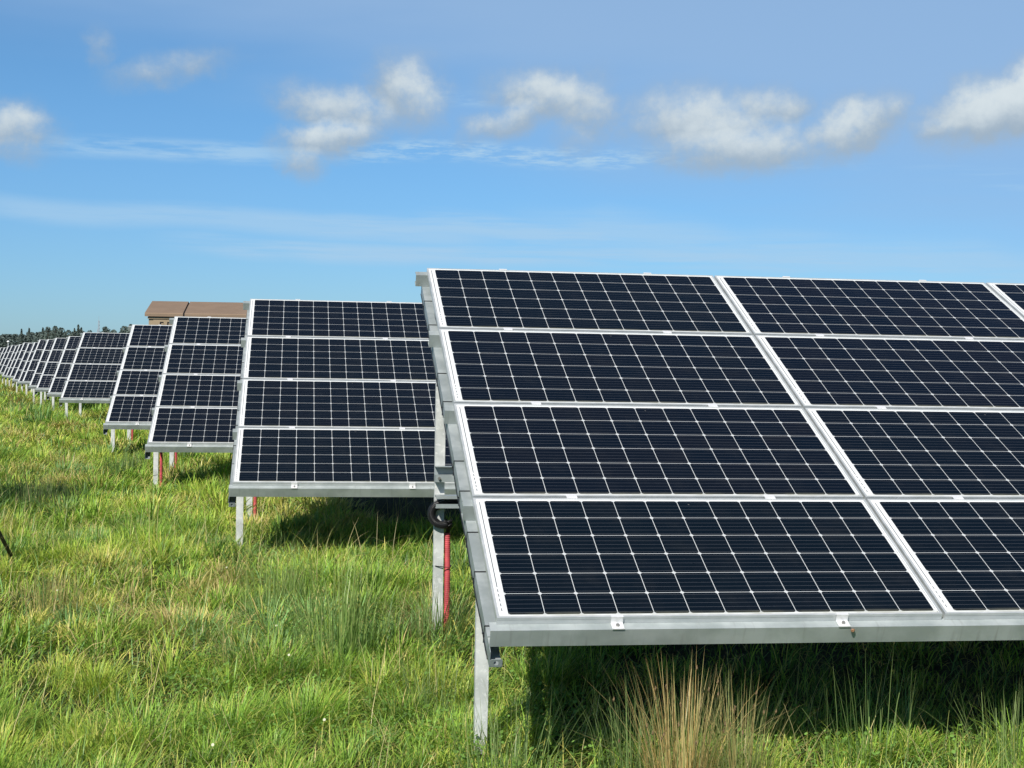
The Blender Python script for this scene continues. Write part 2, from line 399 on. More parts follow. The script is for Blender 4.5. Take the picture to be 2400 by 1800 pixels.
def string_cables():
    b = MB(); rr = random.Random(9)
    for j in range(2):
        pts = []
        for k in range(40):
            v = T4*(1-k/39)*.97
            pts.append((.052+.012*j+.010*math.sin(k*.9+j), v, -.045-.012*j-(.045 if v > 3.1 else .012)*abs(math.sin(k*.31+j))))
        b.tube(pts, .0032, 6)
    pts = []
    for k in range(60):
        v = -.05+T4*k/59; pts.append((-.005-.0008*math.sin(k*1.3), v, -.172+.004*math.sin(k*.55)))
    b.tube(pts, .0026, 6)
    return b.mesh('string_cable', M_black, True)
ME_sc = string_cables()
YAW, SLOPE = R(8.385), R(.287)

def build_array(x, y, z, ncol, near, label, conduits=('rear',), detail=True):
    root = bpy.data.objects.new('solar_array', None); COL.objects.link(root)
    root.location = (x, y, z); root.rotation_euler = (0, SLOPE, YAW)
    tag(root, label, 'solar array', 'rows of ground-mounted solar panels')
    L = ncol*PWp-.014
    for c in range(ncol):
        for r in range(4):
            o = link('solar_panel', ME_lam, root, on_plane(r*PHp, 0), (TILT, 0, 0)); o.location.x = c*PWp
            link('frame', ME_frame, o)
            link('backsheet', ME_back, o)
            if near: link('junction_box', ME_jb, o)
    key = ncol
    if key not in build_array.p: build_array.p[key] = ([purlin_mesh(k, L) for k in range(5)], tray_mesh(L), rail_mesh(L))
    pms, tr, rl = build_array.p[key]
    for k in range(5): link('purlin', pms[k], root, on_plane(0, 0), (TILT, 0, 0))
    us = [-.030+i*(L-.0)/max(1, round(L/2.9)) for i in range(round(L/2.9)+1)]
    for i, u in enumerate(us):
        q = on_plane(0, 0)
        ro = link('rafter', ME_raf, root, (u, q[1], q[2]), (TILT, 0, 0))
        if near: link('end_plate', ME_tab, ro)
        pu = u+.033
        link('post', ME_pf, root, (pu, 0, 0)); link('post', ME_pr, root, (pu+.008, 0, 0))
        if i == 0:
            if near: link('string_cable', ME_sc, root, (u, q[1], q[2]), (TILT, 0, 0))
            if near:
                for v in (.10, .52, .86, 1.25, 1.56, 2.25, 2.62, 3.33, 3.72): link('cable_tie', ME_tie, ro, (0, v, 0))
            if 'rear' in conduits:
                co = link('conduit', ME_con, root)
                if near:
                    tb = MB(); tb.tube([(.065+.060*math.cos(a), HR+.004+.036*math.sin(a), .47+.004*math.sin(a*2)) for a in [k*math.pi/8 for k in range(17)]], .003, 5)
                    link('cable_tie', tb.mesh('cable_tie', M_black), co)
            if 'front' in conduits: link('conduit', ME_conf, root)
    if near:
        link('cable_tray', tr, root); rr = link('cross_rail', rl, root); link('bolt', ME_boltr, rr)
        link('cable_bundle', coil_mesh(), root)
    if detail:
        for c in range(ncol):
            for du in (.512, 1.507):
                q = on_plane(0, 0); o = link('end_clamp', ME_eclamp, root, (c*PWp+du, q[1], q[2]), (TILT, 0, 0)); link('bolt', ME_bolt, o)
                q = on_plane(T4, 0); e = link('end_clamp', ME_eclamp, root, (c*PWp+du, q[1], q[2]), (TILT, 0, math.pi))
                e.rotation_mode = 'QUATERNION'; e.rotation_quaternion = (Matrix.Rotation(TILT, 3, 'X') @ Matrix.Rotation(math.pi, 3, 'Z')).to_quaternion()
                for r in (1, 2, 3):
                    q = on_plane(r*PHp-.010, 0); link('mid_clamp', ME_mclamp, root, (c*PWp+du-.03*r, q[1], q[2]), (TILT, 0, 0))
    return root
build_array.p = {}

ARR = [(-.0547, 5.992, 0), (-2.333, 12.041, .033), (-4.563, 18.044, .004), (-6.683, 23.666, .003), (-11.170, 35.622, .046), (-13.443, 41.707, .023), (-15.516, 46.952, .034)]
LBL = ['nearest and largest solar array, its panels filling the right half of the view',
 'second solar array, directly left of the nearest, two white clamps on its lower rail',
 'third solar array, in front of the brown kiosk roof, red conduit beside both left posts',
 'fourth solar array, small one just left of the array below the kiosk wall',
 'fifth solar array, the wide one with two bare grey posts left of the kiosk',
 'sixth solar array from the camera, narrow strip just left of the wide fifth one',
 'seventh solar array from the camera, narrow strip below the rising tree line']
for i, (x, y, z) in enumerate(ARR):
    build_array(x, y, z, 6 if i < 5 else 4, i < 2, LBL[i], ('rear', 'front') if i == 2 else (('rear',) if i < 4 else ()), i < 5)
# the far ones, spaced as their left edges show along the row
far_px = [110.3, 91.3, 79, 65.5, 55, 45, 36, 27, 18, 9, 1, -8]
ordn = ['eighth', 'ninth', 'tenth', 'eleventh', 'twelfth', 'thirteenth', 'fourteenth', 'fifteenth', 'sixteenth', 'seventeenth', 'eighteenth', 'last and farthest']
for i, px in enumerate(far_px):
    d = 11658/(px+102); xt = (px-1200)/F*d
    zz = .03+.05*math.sin(i*1.9)
    build_array(xt+.5250, d-3.62, zz, 3, False, ordn[i]+' solar array counted from the camera, a thin white-edged strip at far left', (), False)

# ------------------------------------------------------------------ ground
def vn(x, y, seed, sc, oct=4):
    r = np.random.default_rng(seed); o = 0; a = 1; t = 0
    for k in range(oct):
        for j in range(4):
            th = r.uniform(0, 2*np.pi); ph = r.uniform(0, 2*np.pi); f = sc*(1.9**k)*r.uniform(.7, 1.3)
            o = o+a*np.sin((x*np.cos(th)+y*np.sin(th))*f+ph); t += a*.5
        a *= .6
    return o/t
def gz(x, y):
    fade = np.clip(1-(np.hypot(x, y)-60)/60, 0, 1)
    t_ = np.clip((y-5.2)/6.0, 0, 1); t_ = t_*t_*(3-2*t_)
    return (.035*vn(x, y, 1, 1.1)+.03*vn(x, y, 2, 3.2, 2))*fade-.10+.155*t_*np.clip(1-(y-30)/60, 0, 1)
def ground():
    rad = np.concatenate([np.linspace(.5, 16, 110), np.geomspace(16.3, 120, 70), np.geomspace(130, 9000, 30)])
    na = 420; th = np.linspace(0, 2*np.pi, na, endpoint=False)
    # denser towards the view
    th = np.pi/2+(th-np.pi)+0*th; th = np.pi/2+np.sign(th-np.pi/2)*np.pi*(np.abs(th-np.pi/2)/np.pi)**1.9
    X = rad[:, None]*np.cos(th)[None]; Y = rad[:, None]*np.sin(th)[None]; Z = gz(X, Y)
    V = np.stack([X, Y, Z], -1).reshape(-1, 3); V = np.vstack([V, [[0, 0, -.02]]])
    fi = []; ls = []; nr = len(rad); n = 0
    for i in range(nr-1):
        for j in range(na):
            k = (j+1) % na; fi += [i*na+j, (i+1)*na+j, (i+1)*na+k, i*na+k]; ls.append(n); n += 4
    c = len(V)-1
    for j in range(na): fi += [c, j, (j+1) % na]; ls.append(n); n += 3
    return V, fi, ls
mg, t, b = mat('field_soil_and_turf'); co = objco(t)
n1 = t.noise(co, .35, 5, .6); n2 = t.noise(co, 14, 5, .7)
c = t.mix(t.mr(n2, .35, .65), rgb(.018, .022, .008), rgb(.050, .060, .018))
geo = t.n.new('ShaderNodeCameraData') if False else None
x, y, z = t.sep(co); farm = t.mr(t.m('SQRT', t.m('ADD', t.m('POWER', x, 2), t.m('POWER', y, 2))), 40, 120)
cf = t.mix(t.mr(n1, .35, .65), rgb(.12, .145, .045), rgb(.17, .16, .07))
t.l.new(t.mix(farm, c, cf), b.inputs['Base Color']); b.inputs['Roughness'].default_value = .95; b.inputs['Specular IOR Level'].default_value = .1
bp = t.n.new('ShaderNodeBump'); bp.inputs['Distance'].default_value = .05; t.l.new(n2, bp.inputs['Height']); t.l.new(bp.outputs[0], b.inputs['Normal'])
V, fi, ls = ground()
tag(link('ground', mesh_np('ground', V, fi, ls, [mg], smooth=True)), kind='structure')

# ------------------------------------------------------------------ grass blades
mgr = bpy.data.materials.new('grass_blade'); mgr.use_nodes = True; t = NT(mgr.node_tree); t.n.clear()
at_ = t.n.new('ShaderNodeAttribute'); at_.attribute_name = 'Col'
dif = t.n.new('ShaderNodeBsdfDiffuse'); trn = t.n.new('ShaderNodeBsdfTranslucent'); gls = t.n.new('ShaderNodeBsdfGlossy'); gls.inputs['Roughness'].default_value = .38
t.l.new(at_.outputs['Color'], dif.inputs[0]); t.l.new(t.mix(1.0, at_.outputs['Color'], rgb(1.15, 1.25, .55), 'MULTIPLY'), trn.inputs[0])
m1 = t.n.new('ShaderNodeMixShader'); m1.inputs[0].default_value = .30; t.l.new(dif.outputs[0], m1.inputs[1]); t.l.new(trn.outputs[0], m1.inputs[2])
m2 = t.n.new('ShaderNodeMixShader'); m2.inputs[0].default_value = .015; t.l.new(m1.outputs[0], m2.inputs[1]); t.l.new(gls.outputs[0], m2.inputs[2])
go = t.n.new('ShaderNodeOutputMaterial'); t.l.new(m2.outputs[0], go.inputs[0])

def ribbons(base, d, L, bend, wid, col, tipcol=None, seg=3, twist=None, up0=1.0):
    """base (n,3), d (n,2) unit lean direction, L length, bend 0..1.6 radians of final lean, wid width, col (n,3)"""
    n = len(base); K = seg+1
    ts = np.linspace(0, 1, K); pos = np.zeros((n, K, 3)); pos[:, 0] = base
    a0 = bend*.15
    for k in range(1, K):
        a = a0+(bend-a0)*((k-.5)/seg)**.9
        pos[:, k, 0] = pos[:, k-1, 0]+d[:, 0]*np.sin(a)*L/seg
        pos[:, k, 1] = pos[:, k-1, 1]+d[:, 1]*np.sin(a)*L/seg
        pos[:, k, 2] = pos[:, k-1, 2]+np.cos(a)*L/seg*up0
    tw = np.random.default_rng(5).uniform(-.9, .9, n) if twist is None else twist
    sx = -d[:, 1]*np.cos(tw)+d[:, 0]*np.sin(tw)*.5; sy = d[:, 0]*np.cos(tw)+d[:, 1]*np.sin(tw)*.5
    side = np.stack([sx, sy, np.sin(tw)*.5], -1); side /= np.linalg.norm(side, axis=1)[:, None]
    wf = np.array([.8, 1.0, .8, .5, .35])[:seg]
    nv_ = 2*seg+1; V = np.zeros((n, nv_, 3)); C = np.zeros((n, nv_, 3))
    if tipcol is None: tipcol = col
    for k in range(seg):
        o = side*(wid*wf[k]*.5)[:, None]
        V[:, 2*k] = pos[:, k]-o; V[:, 2*k+1] = pos[:, k]+o
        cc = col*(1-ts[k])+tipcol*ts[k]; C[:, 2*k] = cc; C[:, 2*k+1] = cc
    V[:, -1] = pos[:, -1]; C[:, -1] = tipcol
    pat = []; st = []
    for k in range(seg-1): st.append(len(pat)); pat += [2*k, 2*k+1, 2*k+3, 2*k+2]
    st.append(len(pat)); pat += [2*seg-2, 2*seg-1, 2*seg]
    FI = (np.arange(n)[:, None]*nv_+np.array(pat)[None]).ravel(); LS = (np.arange(n)[:, None]*len(pat)+np.array(st)[None]).ravel()
    return V.reshape(-1, 3), FI, LS, C.reshape(-1, 3)
def merge(parts):
    V = []; FI = []; LS = []; C = []; vo = 0; lo = 0
    for v, f, l, c in parts:
        V.append(v); FI.append(f+vo); LS.append(l+lo); C.append(c); vo += len(v); lo += len(f)
    return np.vstack(V), np.concatenate(FI), np.concatenate(LS), np.vstack(C)

GREEN = np.array([.140, .275, .040]); DEEP = np.array([.065, .150, .030]); LIME = np.array([.255, .395, .060]); OLIVE = np.array([.255, .275, .085]); STRAW = np.array([.64, .55, .27]); RUSH = np.array([.100, .150, .055])
BLUE = np.array([.105, .215, .070]); YEL = np.array([.36, .40, .10])
PAL = np.stack([GREEN, LIME, BLUE, DEEP, YEL, OLIVE])*np.array([1.68, 1.53, 1.75])
def grass_zone(y0, y1, dens, wmul, Lm, seg, seed, rc=.11):
    r = np.random.default_rng(seed)
    area = .40*(y1*y1-y0*y0)+3.2*(y1-y0); cl = max(60, int(area*.28/(rc*rc)*.5))
    yy = np.sqrt(r.uniform(y0*y0, y1*y1, cl)); xx = r.uniform(-1, 1, cl)*(.37*yy+1.4)
    keep = np.ones(cl, bool)
    if y0 >= 14: keep = xx < -.30*yy+3.0
    xx, yy = xx[keep], yy[keep]; cl = len(xx)
    if y0 >= 14: area *= keep.mean()
    # each tuft has its own size, height, lean and colour; neighbours share a patch colour
    crad = rc*np.exp(r.normal(0, .45, cl)); chh = np.exp(r.normal(0, .28, cl))*(1+.35*vn(xx, yy, 41, 1.3, 3))
    dry = vn(xx, yy, 51, 1.1, 4)+.3*r.normal(0, 1, cl); pa = vn(xx, yy, 61, 1.5, 3)+r.normal(0, .35, cl); pb = vn(xx, yy, 62, .8, 3)+r.normal(0, .35, cl)
    kind = np.where(pa > .28, 1, np.where(pa < -.42, 2, 0)); kind = np.where((pb > .75) & (kind != 2), 4, kind); kind = np.where(pb < -.75, 3, kind)
    thr = .70 if y0 < 8 else .62 if y0 < 14 else .42
    kind = np.where(dry > thr, 5, kind); straw_p = np.clip((dry-thr+.25)*.9, .02, .75)
    ccol = PAL[kind]*np.exp(r.normal(0, .12, cl))[:, None]
    ca = r.uniform(0, 6.283, cl); clean = np.abs(r.normal(0, .55, cl))
    nb = int(area*dens); wgt = crad**1.3; ci = r.choice(cl, nb, p=wgt/wgt.sum())
    off = r.normal(0, 1, (nb, 2))*crad[ci][:, None]*.75
    bx = xx[ci]+off[:, 0]; by = yy[ci]+off[:, 1]
    un = r.uniform(size=nb) < .30; k = un.sum()
    ey = np.sqrt(r.uniform(y0*y0, y1*y1, k)); ex = r.uniform(-1, 1, k)*(.37*ey+1.4)
    if y0 >= 14: ex = -(.37*ey+1.4)+r.uniform(0, 1, k)*(.07*ey+4.4)
    bx[un] = ex; by[un] = ey
    # sparse growth under the nearest array, thinned so dark soil deepens the shade
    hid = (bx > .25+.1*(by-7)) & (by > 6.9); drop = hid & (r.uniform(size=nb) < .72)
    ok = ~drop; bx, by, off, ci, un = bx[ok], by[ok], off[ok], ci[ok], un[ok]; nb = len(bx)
    rr_ = np.linalg.norm(off, axis=1); e = off/np.maximum(rr_, 1e-6)[:, None]; e[un] = 0
    d = e*1.1+np.stack([np.cos(ca[ci]), np.sin(ca[ci])], -1)*clean[ci][:, None]+r.normal(0, .42, (nb, 2))+np.array([.18, .05]); d /= np.linalg.norm(d, axis=1)[:, None]
    q = np.clip(rr_/(crad[ci]*1.2), 0, 1.3); q[un] = .9
    L = Lm*chh[ci]*(.55+.55*r.uniform(size=nb))*(1.12-.35*q)
    bend = np.clip(.75+.75*q+r.normal(0, .38, nb), .1, 2.1)
    col = ccol[ci]*np.exp(r.normal(0, .26, nb))[:, None]
    mix = r.uniform(size=nb) < .22; col[mix] = PAL[r.integers(0, 6, mix.sum())]*np.exp(r.normal(0, .2, mix.sum()))[:, None]
    pick = r.uniform(size=nb) < straw_p[ci]; col[pick] = (STRAW*(.55+.55*r.uniform(size=nb))[:, None])[pick]
    bend[pick] += .3; col = np.clip(col, .01, .68)
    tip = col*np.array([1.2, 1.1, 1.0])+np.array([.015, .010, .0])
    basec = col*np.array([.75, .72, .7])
    wid = (.0030+.0034*r.uniform(size=nb)**1.5)*wmul
    base = np.stack([bx, by, gz(bx, by)-.01], -1)
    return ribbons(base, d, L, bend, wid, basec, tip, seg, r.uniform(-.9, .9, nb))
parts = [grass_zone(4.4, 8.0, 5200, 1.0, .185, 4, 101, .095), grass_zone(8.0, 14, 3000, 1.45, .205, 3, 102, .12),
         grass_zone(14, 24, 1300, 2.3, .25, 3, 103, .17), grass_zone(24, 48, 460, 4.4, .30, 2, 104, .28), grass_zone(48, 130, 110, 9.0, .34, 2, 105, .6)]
# long seeding stalks that lie and arc through the sward
def stalks(n, seed):
    r = np.random.default_rng(seed); y = np.sqrt(r.uniform(4.6**2, 16**2, n)); x = r.uniform(-1, 1, n)*(.37*y+1); k = ~((x > .3) & (y > 7.6)); x, y = x[k], y[k]; n = len(x)
    a = r.normal(.5, 1.6, n); d = np.stack([np.cos(a), np.sin(a)], -1)
    col = STRAW[None]*r.uniform(.55, 1.1, (n, 1)); g = r.uniform(size=n) < .5; col[g] = (np.array([.26, .30, .09])[None]*r.uniform(.7, 1.2, (g.sum(), 1)))
    return ribbons(np.stack([x, y, gz(x, y)], -1), d, r.uniform(.25, .55, n), np.clip(r.normal(1.25, .4, n), .3, 1.8), r.uniform(.0022, .0034, n)*(1+np.maximum(0, y-7)*.06), col, col*1.1, 4, r.uniform(-.6, .6, n))
parts.append(stalks(3600, 106))
# clover and small round leaves low in the turf
def clover(n, seed):
    r = np.random.default_rng(seed); y = np.sqrt(r.uniform(4.6**2, 9.5**2, n)); x = r.uniform(-1, 1, n)*(.37*y+1)
    k = (vn(x, y, 71, 1.4, 3) > .15); x, y = x[k], y[k]; n = len(x)
    z = gz(x, y)+r.uniform(.03, .12, n); s = r.uniform(.005, .012, n); a = r.uniform(0, 6.28, n)
    ns = 6; V = np.zeros((n, ns, 3)); tx, ty = r.uniform(-.6, .6, n), r.uniform(-.6, .6, n)
    for i in range(ns):
        q = a+i*2*np.pi/ns; V[:, i, 0] = x+np.cos(q)*s; V[:, i, 1] = y+np.sin(q)*s; V[:, i, 2] = z+(np.cos(q)*tx+np.sin(q)*ty)*s
    C = np.repeat((np.array([.15, .27, .06])[None]*r.uniform(.7, 1.5, (n, 1)))[:, None], ns, 1)
    return V.reshape(-1, 3), np.arange(n*ns), np.arange(n)*ns, C.reshape(-1, 3)
parts.append(clover(26000, 107))
def daisies(n, seed):
    r = np.random.default_rng(seed); y = np.sqrt(r.uniform(5.2**2, 13**2, n)); x = -(.36*y)+r.uniform(0, 1, n)*(.36*y+.1)
    ns = 7; V = np.zeros((n, ns, 3)); z = gz(x, y)+r.uniform(.12, .20, n)
    for i in range(ns):
        q = i*2*np.pi/ns; V[:, i, 0] = x+np.cos(q)*.007; V[:, i, 1] = y+np.sin(q)*.005; V[:, i, 2] = z+np.sin(q)*.006
    return V.reshape(-1, 3), np.arange(n*ns), np.arange(n)*ns, np.tile([.7, .68, .5], (n*ns, 1))
parts.append(daisies(7, 108))
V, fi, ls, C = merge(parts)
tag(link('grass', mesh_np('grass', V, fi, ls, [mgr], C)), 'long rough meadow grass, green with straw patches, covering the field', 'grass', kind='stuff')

# ------------------------------------------------------------------ rush clumps
SEED = []
for q in range(3):
    rr = np.random.default_rng(40+q); b = MB(); pts = [Vector((0, 0, -.008)), Vector((.003, .001, 0)), Vector((.001, .003, .007)), Vector((.004, .002, .014))]
    b.tube(pts, .004, 6, [.0012, .0042, .0038, .001]); ms_ = b.mesh('seed_head', bpy.data.materials.get('seed') or plain('seed', (.20, .13, .06), .8)); SEED.append(ms_)

def rush(x, y, n, h, rad, cols, label, seed, heads=0, wid=.0042, spread=.45, cat='rush'):
    r = np.random.default_rng(seed); a = r.uniform(0, 6.283, n); q = np.sqrt(r.uniform(size=n))
    bx = np.cos(a)*q*rad; by = np.sin(a)*q*rad
    d = np.stack([np.cos(a), np.sin(a)], -1)*(.35+q)[:, None]+r.normal(0, .35, (n, 2)); d /= np.linalg.norm(d, axis=1)[:, None]
    L = h*r.uniform(.5, 1.08, n)**.8; bend = np.clip(np.abs(r.normal(0, spread, n))*(.4+q)+.05, 0, 1.5)
    fl = r.uniform(size=n) < .05; bend[fl] = r.uniform(.9, 1.5, fl.sum())
    ci = r.integers(0, len(cols), n); c = np.array(cols)[ci]*r.uniform(.7, 1.25, (n, 1)); tk = .4 if heads else .15; tip = c*(1-tk)+np.array([.50, .38, .17])*tk
    base = np.stack([bx, by, np.zeros(n)-.03], -1)
    v, f, l, cc = ribbons(base, d, L, bend, r.uniform(.7, 1.1, n)*wid, c, tip, 4, r.uniform(-.5, .5, n))
    cl = MB()
    o = link('rush_clump', mesh_np('rush_clump', v, f, l, [mgr], cc), None, (x, y, float(gz(np.array(x), np.array(y)))))
    tag(o, label, cat, 'rush clumps growing in the grass')
    if heads:
        vv = v.reshape(n, 9, 3); idx = r.permutation(n)[:heads]
        for i in idx:
            p = vv[i, 6]*.6+vv[i, 8]*.4
            link('seed_head', SEED[i % 3], o, tuple(p), (0, 0, i))
    return o
TAN = (.60, .47, .21); TAN2 = (.44, .36, .15); G1 = (.105, .190, .060); G2 = (.17, .26, .09); G3 = (.22, .32, .11)
p = ground_pt(1600, 1850); rush(p.x, p.y, 300, .69, .13, [TAN, TAN, (.55,.36,.13), TAN2, G2], 'large half-dead tan rush clump in front of the nearest array', 1, 26, .0045, .40)
p = ground_pt(1730, 1840); rush(p.x, p.y, 200, .58, .12, [G2, G3, G3, TAN2], 'green rush clump touching the right side of the tan clump', 2, 8, .0042, .5)
p = ground_pt(1480, 1800); rush(p.x, p.y, 110, .58, .15, [G1, G2, G2], 'thin dark green rushes left of the tan clump', 3, 0, .0042, .5)
p = ground_pt(2040, 1770); rush(p.x, p.y, 42, .64, .26, [G2, G3, G1], 'sparse tall rush stems against the dark shadow, right of the tan clump', 4, 0, .0042, .35)
p = ground_pt(2380, 1780); rush(p.x, p.y, 130, .47, .20, [G1, G2, G3], 'green rush clump at the right edge below the rail', 5, 0, .0042, .4)
p = ground_pt(800, 1550); rush(p.x, p.y, 210, .74, .26, [(.17,.29,.07), (.24,.37,.10), (.30,.40,.13), (.10,.20,.04)], 'broad pale green rush clump left of the red conduit, before the second array', 6, 0, .0062, .52)
p = ground_pt(640, 1440); rush(p.x, p.y, 220, .58, .28, [(.19,.31,.08), (.26,.36,.11), G2], 'loose rush clump at the left foot of the second array front post', 7, 0, .0048, .45)
p = ground_pt(1000, 1510); rush(p.x, p.y, 260, .48, .28, [G1, G2, G3, (.25,.19,.09)], 'low dark rushes round the foot of the conduit post', 8, 0, .0046, .6)
p = ground_pt(1190, 1790); rush(p.x, p.y, 120, .52, .24, [G1, G2, G3], 'straggling green rushes right of the nearest front post', 9, 0, .0040, .7)
p = ground_pt(1000, 1640); rush(p.x, p.y, 150, .36, .26, [G1, G2, G3], 'low green rushes left of the nearest front post', 10, 0, .0042, .9)
p = ground_pt(120, 1460); rush(p.x, p.y, 190, .40, .24, [TAN2, OLIVE.tolist(), G2, TAN], 'straw and green tussock at the far left, midway up the grass', 11, 0, .0044, .5)
p = ground_pt(290, 1130); rush(p.x, p.y, 200, .50, .30, [G1, G1, G2], 'dark green rush clump left of the third array posts', 12, 0, .0075, .45)
p = ground_pt(90, 1215); rush(p.x, p.y, 330, .52, .42, [(.05,.085,.04), G1, G1], 'rush patch darkened to imitate shadow at the left edge behind the black pole', 13, 0, .0065, .4)  # stem colours darkened in place of the shadow lying here
p = ground_pt(540, 1175); rush(p.x, p.y, 120, .34, .30, [TAN2, OLIVE.tolist(), G2], 'dry pale tussock under the left end of the second array', 14, 0, .006, .5)
p = ground_pt(340, 1290); rush(p.x, p.y, 190, .30, .22, [LIME.tolist(), GREEN.tolist()], 'bright lime grass tuft fanning out in the open field at left', 15, 0, .0075, 1.1)
p = ground_pt(560, 1560); rush(p.x, p.y, 150, .30, .24, [OLIVE.tolist(), TAN2, G2], 'olive tussock in the lower left grass', 16, 0, .0045, 1.0)

# ------------------------------------------------------------------ brown kiosk behind the fourth array
kx, ky = -8.02, 31.75
kk = bpy.data.objects.new('kiosk', None); COL.objects.link(kk); kk.location = (kx, ky, 0); kk.rotation_euler = (0, 0, YAW)
tag(kk, 'brown substation kiosk with low pitched roof standing behind the third array', 'kiosk')
KL = 6.2; KD = 3.1
b = MB(); b.prism([(0, 0), (KD, 0), (KD, 2.65), (KD/2, 2.92), (0, 2.65)], 0, KL, 'x'); link('wall', b.mesh('wall', M_kwall), kk)
b = MB(); b.box(-.02, KL+.02, -.030, -.002, 2.602, 2.638); link('cornice', b.mesh('cornice', M_kwall), kk)
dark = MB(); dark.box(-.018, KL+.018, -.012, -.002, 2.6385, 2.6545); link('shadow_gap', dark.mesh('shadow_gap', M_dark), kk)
xs = [-.08, .76, 2.14, 3.50, 4.90, KL+.08]
for i in range(5):
    b = MB(); a0, a1 = xs[i]+(.0 if i == 0 else .018), xs[i+1]-(.018 if i < 4 else 0)
    b.prism([(-.07, 2.655), (-.07, 2.715), (-.05, 2.735), (KD/2, 3.055), (KD+.05, 2.735), (KD+.07, 2.715), (KD+.07, 2.655), (KD/2, 2.94)], a0, a1, 'x')
    link('roof_panel', b.mesh('roof_panel', M_kroof), kk)
b = MB()
for i in range(1, 5):
    b.prism([(-.06, 2.66), (-.06, 2.712), (KD/2, 3.025), (KD+.06, 2.712), (KD+.06, 2.66), (KD/2, 2.945)], xs[i]-.0175, xs[i]+.0175, 'x')
link('roof_joint', b.mesh('roof_joint', M_dark), kk)
for dxx in (.10, 1.75, 3.4):
    fb = MB(); fb.box(dxx, dxx+1.45, -.012, -.001, .15, 2.585); dpan = link('door', fb.mesh('door', M_kwall), kk)
    lb = MB(); lc = MB()
    for i in range(8):
        xx = dxx+.14+i*.158
        lb.box(xx, xx+.030, -.016, -.0125, 2.06, 2.54); lb.box(xx+.030, xx+.08, -.016, -.0125, 2.51, 2.54)
        lc.box(xx+.032, xx+.085, -.022, -.0125, 2.06, 2.508)
    link('louvre_slot', lb.mesh('louvre_slot', M_dark), dpan); link('louvre_blade', lc.mesh('louvre_blade', M_kwall), dpan)

# ------------------------------------------------------------------ tripod at the left edge, an added bush beyond it out of shot
tp = bpy.data.objects.new('tripod', None); COL.objects.link(tp); foot = ground_pt(27, 1285, .30)
ax_, ay_ = foot.x-.42, foot.y-.15; tp.location = (ax_, ay_, 0)
tag(tp, 'slim black tripod leg leaning into the left edge of the view', 'tripod')
for (fx, fy) in ((foot.x-ax_, foot.y-ay_), (-.45, .10), (-.02, -.48)):
    b = MB(); b.tube([(fx, fy, .24), (fx*.55, fy*.55, .65), (0, 0, 1.42)], .016, 8, [.014, .018, .021]); link('leg', b.mesh('leg', M_black, True), tp)
b = MB(); b.tube([(0, 0, 1.30), (0, 0, 1.58)], .018, 10); link('centre_column', b.mesh('centre_column', M_black, True), tp)
b = MB(); b.box(-.05, .05, -.04, .04, 1.581, 1.62); link('head', b.mesh('head', M_black), tp)

ml = mgr
def leaf_cloud(n, fn, size, c0, c1, seed, flat=.6):
    r = np.random.default_rng(seed); P = fn(r, n); n = len(P)
    u1 = r.normal(0, 1, (n, 3)); u1 /= np.linalg.norm(u1, axis=1)[:, None]; u2 = np.cross(u1, r.normal(0, 1, (n, 3))); u2 /= np.linalg.norm(u2, axis=1)[:, None]
    s = size*r.uniform(.6, 1.4, n)[:, None]
    V = np.stack([P-u1*s, P-u2*s*flat, P+u1*s, P+u2*s*flat], 1); k = r.uniform(size=(n, 1)); C = np.array(c0)[None]*(1-k)+np.array(c1)[None]*k
    return V.reshape(-1, 3), np.arange(n*4), np.arange(n)*4, np.repeat(C, 4, 0)
def ell(cx, cy, cz, rx, ry, rz):
    def f(r, n):
        v = r.normal(0, 1, (n, 3)); v /= np.linalg.norm(v, axis=1)[:, None]; q = r.uniform(.3, 1, (n, 1))**.5
        lump = 1+.22*np.sin(v[:, :1]*7+1)*np.cos(v[:, 1:2]*6)
        return v*q*lump*np.array([rx, ry, rz])+np.array([cx, cy, cz])
    return f
sb = bpy.data.objects.new('shadow_shrub', None); COL.objects.link(sb); sb.location = (-6.10, 15.1, 0)  # unseen bush added to cast the shadow on the left grass
tag(sb, 'added dark leafy bush, unseen beyond the left edge, to shade the grass', 'shadow_shrub')
v, f, l, c = leaf_cloud(12000, ell(0, 0, 1.4, .52, .7, 1.05), .035, (.04, .07, .02), (.07, .11, .03), 77)
link('crown', mesh_np('crown', v, f, l, [ml], c), sb)
b = MB()
for k in range(6): b.tube([(0, 0, -.1), (.12*math.cos(k), .12*math.sin(k), .5), (.28*math.cos(k*1.1), .28*math.sin(k*1.1), 1.1)], .02, 6, [.025, .018, .01])
M_bark = plain('bark', (.10, .075, .05), .9); link('trunk', b.mesh('trunk', M_bark), sb)

